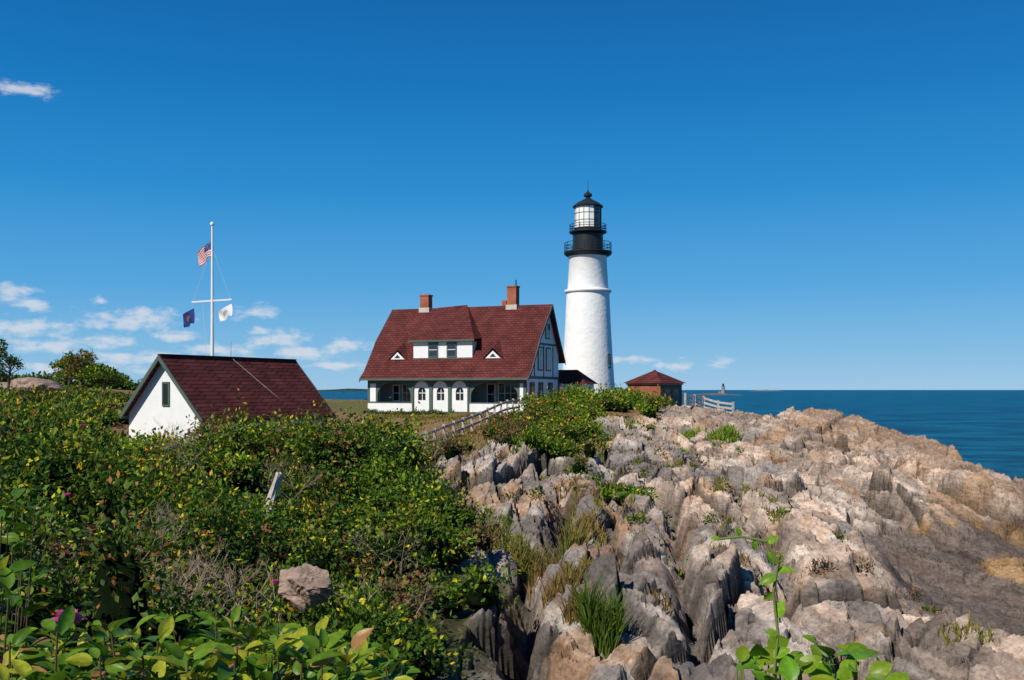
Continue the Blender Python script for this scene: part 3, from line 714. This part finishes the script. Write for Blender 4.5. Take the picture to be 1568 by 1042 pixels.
sp=[(1.75,19.3,.35,1.0,600,G1,G2),(1.45,20.2,.4,.6,250,Y1,BR),(1.1,29,1.0,1.1,900,G1,Y1),(.7,28,.7,.9,400,Y1,G2),(1.9,30,.7,.6,300,Y1,BR),(-1.1,30,.8,1.0,600,G2,Y1),(-.5,29,.5,.7,250,G1,Y2),
    (1.2,22,.5,.5,260,Y1,BR),(13.5,62,1.2,.7,500,G2,BG),(12.5,66,1.1,.6,400,G2,BG),(2.6,33,.6,.5,200,Y1,Y2),(3.3,35,.5,.5,150,Y2,BR),(-2.2,36,.9,.8,400,G2,Y1),(4.5,50,.8,.4,150,Y1,G2),(.9,24.5,.5,.5,300,Y1,BR),(14.5,70,1.5,.5,400,G2,BG)]
for i in range(90):
    x=rng.uniform(-.5,10);y_=rng.uniform(20,62);sp.append((x,y_,.3,.3,60,Y1,G2 if rng.random()<.5 else BR))
for i in range(160):
    x=rng.uniform(-13,0);y_=rng.uniform(55,95);sp.append((x,y_,.8,.25,60,(Y1,BR)[i%2],(G2,Y1)[i%2]))
grass('grass_tufts',sp)
# ---------------------------------------------------------------- dead twigs
TWIG=simple('dead_twigs',(.29,.215,.16),.9,.3,4)
segs=[]
def grow(p,d,l,r_,dep):
    q=p+d*l;segs.append((p,q,r_,r_*.65))
    if dep==0:return
    for k in range(2 if rng.random()<.6 else 3):
        nd=unit(d+rng.normal(size=3)*.45);grow(q,nd,l*rng.uniform(.6,.9),r_*.65,dep-1)
for x,y_,n,l,up in((-3.6,11.6,15,.24,.9),(-4.2,12.2,9,.24,.9),(-5.2,16.5,8,.26,1.0),(-6.8,18,8,.28,1.1),(-7.2,14.5,7,.24,.9),(-2.9,22,7,.3,.9),(-6,27,7,.38,1.1),(-4,49,12,.5,.6),(-3,52,10,.5,.6),(-9.5,28,8,.4,1.2),(-2.2,17.5,6,.26,.8)):
    for i in range(n):
        x0=x+rng.normal()*.35;y0=y_+rng.normal()*.3
        p=np.array([x0,y0,gz(x0,y0)+up]);d=unit(np.array([rng.normal()*.7+.2,rng.normal()*.5-.25,.8]))
        segs.append((np.array([x0,y0,gz(x0,y0)]),p,.016,.014))
        grow(p,d,l,.011,4)
A0=np.array([s[0] for s in segs]);A1=np.array([s[1] for s in segs]);r0=np.array([s[2] for s in segs])[:,None];r1=np.array([s[3] for s in segs])[:,None]
d=unit(A1-A0);u=unit(np.cross(d,np.array([.3,.5,.81])));w=np.cross(d,u);vv=[]
for A_,r_ in((A0,r0),(A1,r1)):
    for k in range(3):
        t=2.094*k;vv.append(A_+(u*math.cos(t)+w*math.sin(t))*r_)
vv=np.stack(vv,1).reshape(-1,3);o=np.arange(len(segs))[:,None]*6
ff=np.concatenate([o+np.array([[0,1,4,3]]),o+np.array([[1,2,5,4]]),o+np.array([[2,0,3,5]])])
fast_mesh('dead_branches',vv,ff,TWIG)
dp=empty('driftwood_post');B=Build(dp)
vs=[];fs=[];a0=Vector((-6.25,24,gz(-6.25,24)+.2));a1=Vector((-5.7,24,7.95))
for k in range(9):
    t=k/8;p=a0.lerp(a1,t)
    for i in range(8):
        an=i*math.pi/4;r_=.15*(1-.35*t)*(1+.2*math.sin(i*2.3+k));vs.append(p+Vector((math.cos(an)*r_,math.sin(an)*r_,.03*math.sin(i*3+k))))
for k in range(8):
    for i in range(8): fs.append((k*8+i,k*8+(i+1)%8,(k+1)*8+(i+1)%8,(k+1)*8+i))
fs.append(tuple(64+i for i in range(8)))
B.add('stump',WOOD,vs,fs);B.done()
ROCKM=simple('boulder_stone',(.30,.215,.17),.9,.45,4.5,.9,14)
def boulder(name,c,r_,seed):
    import bmesh
    bm=bmesh.new();bmesh.ops.create_icosphere(bm,subdivisions=5,radius=1)
    rg=np.random.default_rng(seed);pl=unit(rg.normal(size=(14,3)));dd=rg.uniform(.5,.9,14)
    for v in bm.verts:
        p=np.array(v.co[:]);s_=np.min(np.where(pl@p>0.05,dd/np.maximum(pl@p,.05),9));k=min(1.15,s_)
        k*=1+.07*(float(vnoise(np.array([p[0]*5+20]),np.array([p[2]*9+p[1]*4+20]),seed)[0])-.5)*2
        p=p*k
        v.co=(c[0]+p[0]*r_[0],c[1]+p[1]*r_[1],c[2]+p[2]*r_[2])
    me=bpy.data.meshes.new(name);bm.to_mesh(me);bm.free();me.materials.append(ROCKM)
    ob=bpy.data.objects.new(name,me);scene.collection.objects.link(ob)
boulder('boulder',(-3.2,15.6,6.95),(.34,.34,.36),2)
boulder('boulder',(-3.5,15.9,6.7),(.4,.34,.36),5)
boulder('boulder',(-38.5,74,9.9),(3.2,2,1.1),6)
boulder('boulder',(-33.6,68,9.8),(2.2,2,.9),7)
# ---------------------------------------------------------------- close foreground rose leaves
NL=leafmat('near_leaves',.35,.38)
rows=9;tv=[];
for i in range(rows):
    t=i/(rows-1);wv=math.sin(math.pi*t**.8)**.75*.5 if 0<i<rows-1 else 0.0
    for s_ in(-1,-.5,0,.5,1): tv.append((s_*wv,t,.18*abs(s_)*wv-.25*(t-.3)**2))
tv=np.array(tv);tf=np.array([[i*5+j,i*5+j+1,(i+1)*5+j+1,(i+1)*5+j] for i in range(rows-1) for j in range(4)])
def near_leaves(name,P,AX,NR,SZ,WD,C,parent=None):
    P=np.array(P);AX=unit(np.array(AX));NR=np.array(NR);SD=unit(np.cross(AX,NR));NR=np.cross(SD,AX);SZ=np.array(SZ)[:,None,None];WD=np.array(WD)[:,None]
    v=P[:,None]+(tv[None,:,0:1]*WD[:,:,None]*SD[:,None]+tv[None,:,1:2]*AX[:,None]+tv[None,:,2:3]*NR[:,None])*SZ
    f=tf[None]+(np.arange(len(P))*len(tv))[:,None,None]
    cc=np.repeat(np.array(C),len(tf),0);cc=cc*(.85+.3*rng.random((len(cc),1))**2)
    return fast_mesh(name,v.reshape(-1,3),f.reshape(-1,4),NL,cc,parent=parent,smooth=True)
P=[];AX=[];NR=[];SZ=[];WD=[];C=[];stems=[]
def spray(top,n,size,bright):
    for i in range(n):
        a=rng.uniform(0,6.28);el=rng.uniform(-.1,.9)
        d=np.array([math.cos(a)*math.cos(el),math.sin(a)*math.cos(el),math.sin(el)])
        P.append(top+d*.02+np.array([0,0,-.06*rng.random()]));AX.append(d);NR.append(unit(np.array([0,0,1.])+rng.normal(size=3)*.4))
        SZ.append(size*rng.uniform(.55,1.25));WD.append(rng.uniform(.42,.62))
        t=rng.random();c=np.array([.05,.14,.010])*(1-t)+np.array([.17,.29,.018])*t
        if rng.random()<bright: c=np.array([.38,.40,.03])
        if rng.random()<.05: c=np.array([.40,.20,.07])
        C.append(c)
for i in range(620):
    yy=rng.uniform(2.7,4.8);tx=rng.uniform(-.56,-.11);x=tx*yy
    topz=10-.248*yy+.03*math.sin(x*4)+rng.normal()*.04
    if tx>-.2: topz-=.1*(tx+.2)/.07*.7
    t_=np.array([x,yy,topz-.16*rng.random()**.7*2])
    stems.append((np.array([x+rng.normal()*.05,yy,8.0]),t_,.005,.003))
    spray(t_,rng.integers(5,9),.08,.28)
for i in range(26):
    yy=rng.uniform(3.2,5);x=-.525*yy+rng.normal()*.02*yy;tz=10-rng.uniform(.11,.27)*yy
    t_=np.array([x,yy,tz]);stems.append((np.array([x-.1,yy,8.0]),t_,.006,.003));spray(t_,6,.09,.1)
near_o=near_leaves('foreground_rose_bush',P,AX,NR,SZ,WD,C)
def tubes(name,segs,mat,parent):
    vs=[];fs=[]
    for p,q,ra,rb in segs:
        p=Vector(p);q=Vector(q);d_=(q-p).normalized();u_=d_.orthogonal().normalized();w_=d_.cross(u_);o=len(vs)
        for c_,r_ in((p,ra),(q,rb)):
            for k in range(5):
                t=2*math.pi*k/5;vs.append(c_+(u_*math.cos(t)+w_*math.sin(t))*r_)
        fs+=[(o+k,o+(k+1)%5,o+5+(k+1)%5,o+5+k) for k in range(5)]
    return mesh_obj(name,vs,fs,mat,parent,True)
STEM=simple('green_stem',(.14,.18,.04),.6)
tubes('stems',stems,simple('brown_stem',(.09,.06,.03)),near_o)
P=[];AX=[];NR=[];SZ=[];WD=[];C=[]
for ctr,sc_ in((np.array([-1.32,2.9,9.31]),.05),(np.array([-6.9,15.2,8.35]),.07),(np.array([-3.0,12.4,7.55]),.06),(np.array([-9.2,21,9.2]),.08)):
    for k in range(14):
        a=k*2.4;el=.35+.5*(k%2);P.append(ctr);AX.append(np.array([math.cos(a)*math.cos(el),math.sin(a)*math.cos(el),math.sin(el)]));NR.append(unit(np.array([0,0,1.])+rng.normal(size=3)*.2));SZ.append(sc_);WD.append(.95);C.append((.66,.09,.36))
near_leaves('rose_flowers',P,AX,NR,SZ,WD,C)
P=[];AX=[];NR=[];SZ=[];WD=[];C=[];st=[]
pts=[(.80,3.0,8.2),(.80,3.0,9.1),(.815,3,9.25),(.80,3,9.38),(.815,3,9.47),(.78,3,9.535),(.70,3,9.55),(.62,3,9.54)]
for a_,b_ in zip(pts[:-1],pts[1:]): st.append((a_,b_,.005,.004))
def lf(p,ax,s_,w_=.6,c=(.20,.36,.02),nr=(0,-.6,.8)):
    P.append(np.array(p));AX.append(np.array(ax,float));NR.append(np.array(nr)+rng.normal(size=3)*.35);SZ.append(s_*.85);WD.append(w_);C.append(tuple(np.array(c)*rng.uniform(.7,1.25)))
for p,ax,s_ in(((.81,3,9.44),(.9,0,.15),.075),((.81,3,9.43),(-.8,0,-.35),.07),((.80,3,9.46),(-.3,0,.8),.06),((.80,3,9.38),(-.6,0,-.5),.045),((.815,3,9.3),(.2,0,.9),.07),((.815,3,9.25),(-.8,0,.2),.05),((.80,3,9.18),(.7,0,.4),.07),((.74,3,9.54),(.1,0,-.8),.04),((.7,3,9.55),(-.3,0,.7),.04),((.64,3,9.54),(-.9,0,.2),.04),((.78,3,9.53),(.7,0,.4),.05)): lf(p,ax,s_)
for i in range(44):
    x=rng.uniform(.68,1.15);tz=10-.285*3+rng.normal()*.018-.04*abs(x-.85)
    p=np.array([x,3+rng.normal()*.12,tz]);st.append(((x,3,8.2),tuple(p),.004,.003))
    a=rng.uniform(0,6.28);lf(p,(math.cos(a),math.sin(a)*.6,rng.uniform(.0,.8)),rng.uniform(.06,.11),.7,(.12+.1*rng.random(),.26+.08*rng.random(),.015),(0,-.5,.9))
vo=near_leaves('climbing_vine',P,AX,NR,SZ,WD,C);tubes('stems',st,STEM,vo)
# ---------------------------------------------------------------- world
EL=42;AZ=220
w=bpy.data.worlds.new('World');scene.world=w;w.use_nodes=True;nt=w.node_tree;bg=nt.nodes['Background']
sky=N(nt,'ShaderNodeTexSky',sky_type='NISHITA');sky.sun_disc=False;sky.sun_elevation=R(EL);sky.sun_rotation=R(AZ);sky.altitude=0;sky.air_density=1.0;sky.dust_density=.2;sky.ozone_density=1.5
tc=N(nt,'ShaderNodeTexCoord');sp_=N(nt,'ShaderNodeSeparateXYZ');nt.links.new(tc.outputs['Generated'],sp_.inputs[0])
def M_(op,a,b_=None,c_=None):
    n_=N(nt,'ShaderNodeMath',operation=op)
    for i,x in enumerate((a,b_,c_)):
        if x is None: continue
        if isinstance(x,(int,float)): n_.inputs[i].default_value=x
        else: nt.links.new(x,n_.inputs[i])
    return n_.outputs[0]
az=M_('ARCTAN2',sp_.outputs['X'],sp_.outputs['Y'])
hyp=M_('SQRT',M_('ADD',M_('MULTIPLY',sp_.outputs['X'],sp_.outputs['X']),M_('MULTIPLY',sp_.outputs['Y'],sp_.outputs['Y'])))
el=M_('DIVIDE',sp_.outputs['Z'],M_('MAXIMUM',hyp,.001))
rp=N(nt,'ShaderNodeValToRGB');cr2=rp.color_ramp
stops=[(0,(.30,.53,.75)),(.04,(.18,.45,.72)),(.1,(.075,.35,.69)),(.2,(.012,.245,.60)),(.3,(.001,.17,.49)),(.42,(.0,.115,.38)),(1,(.001,.06,.25))]
while len(cr2.elements)<len(stops): cr2.elements.new(.5)
for e_,(p_,c_) in zip(cr2.elements,stops): e_.position=p_;e_.color=c_+(1,)
nt.links.new(el,rp.inputs[0])
scl=N(nt,'ShaderNodeVectorMath',operation='SCALE');nt.links.new(rp.outputs[0],scl.inputs[0]);scl.inputs['Scale'].default_value=10.5
ms=N(nt,'ShaderNodeMix',data_type='RGBA');ms.inputs[0].default_value=.06;nt.links.new(scl.outputs[0],ms.inputs[6]);nt.links.new(sky.outputs[0],ms.inputs[7])
cv=N(nt,'ShaderNodeCombineXYZ');nt.links.new(az,cv.inputs[0]);nt.links.new(el,cv.inputs[1])
BL=[(-.396,.070,62,17),(-.366,.074,45,12),(-.263,.079,30,11),(-.513,.1,34,16),(-.489,.087,25,9),(-.496,.063,62,14),(-.476,.045,60,10),(-.413,.048,34,12),(-.343,.055,34,9),(-.236,.051,46,16),(-.209,.038,55,12),(-.256,.059,22,8),(-.163,.045,28,12),(-.389,.033,75,9),(-.303,.041,55,10),(-.506,.308,50,10),(.167,.0247,28,8),(.211,.0273,26,8),(.117,.031,45,6),(-.419,.092,12,6),(-.28,.028,95,8),(-.18,.025,55,7),(-.45,.022,90,7),(-.35,.018,90,6)]
ln=None
for a_,e_,w_,h_ in BL:
    A=math.atan(a_);E=e_*math.cos(A)
    s1=N(nt,'ShaderNodeVectorMath',operation='SUBTRACT');nt.links.new(cv.outputs[0],s1.inputs[0]);s1.inputs[1].default_value=(A,E,0)
    s2=N(nt,'ShaderNodeVectorMath',operation='MULTIPLY');nt.links.new(s1.outputs[0],s2.inputs[0]);s2.inputs[1].default_value=(1500/w_/1.15,1500/h_/1.15,0)
    s3=N(nt,'ShaderNodeVectorMath',operation='LENGTH');nt.links.new(s2.outputs[0],s3.inputs[0])
    ln=s3.outputs['Value'] if ln is None else M_('MINIMUM',ln,s3.outputs['Value'])
mp=N(nt,'ShaderNodeMapping');mp.inputs['Scale'].default_value=(1,2.0,1);nt.links.new(cv.outputs[0],mp.inputs[0])
no=N(nt,'ShaderNodeTexNoise');no.inputs['Scale'].default_value=48;no.inputs['Detail'].default_value=8;no.inputs['Roughness'].default_value=.6;nt.links.new(mp.outputs[0],no.inputs['Vector'])
dens=M_('ADD',M_('SUBTRACT',1.1,ln),M_('MULTIPLY',M_('SUBTRACT',no.outputs['Fac'],.5),3.2))
mr=N(nt,'ShaderNodeMapRange',interpolation_type='SMOOTHSTEP');nt.links.new(dens,mr.inputs['Value']);mr.inputs['From Min'].default_value=0;mr.inputs['From Max'].default_value=1.1;mr.inputs['To Max'].default_value=.72
mx=N(nt,'ShaderNodeMix',data_type='RGBA');nt.links.new(mr.outputs[0],mx.inputs[0]);nt.links.new(ms.outputs[2],mx.inputs[6]);mx.inputs[7].default_value=(7.2,7.4,7.9,1)
nt.links.new(mx.outputs[2],bg.inputs[0]);bg.inputs[1].default_value=.1
s=Vector((math.sin(R(AZ))*math.cos(R(EL)),math.cos(R(AZ))*math.cos(R(EL)),math.sin(R(EL))))
ld=bpy.data.lights.new('sun','SUN');ld.energy=5.0;ld.angle=R(.5);ld.color=(1,.94,.84)
lo=bpy.data.objects.new('sun',ld);scene.collection.objects.link(lo);lo.rotation_euler=(-s).to_track_quat('-Z','Y').to_euler();lo.location=(-50,-50,80)
cd=bpy.data.cameras.new('camera');cam=bpy.data.objects.new('camera',cd);scene.collection.objects.link(cam)
cam.location=(0,0,10);cam.rotation_euler=(R(90),0,0);cd.lens=36*1500/1568;cd.sensor_width=36;cd.shift_y=76/1568;cd.clip_start=.1;cd.clip_end=60000
scene.camera=cam
scene.view_settings.view_transform='Standard';scene.view_settings.look='None';scene.view_settings.exposure=0
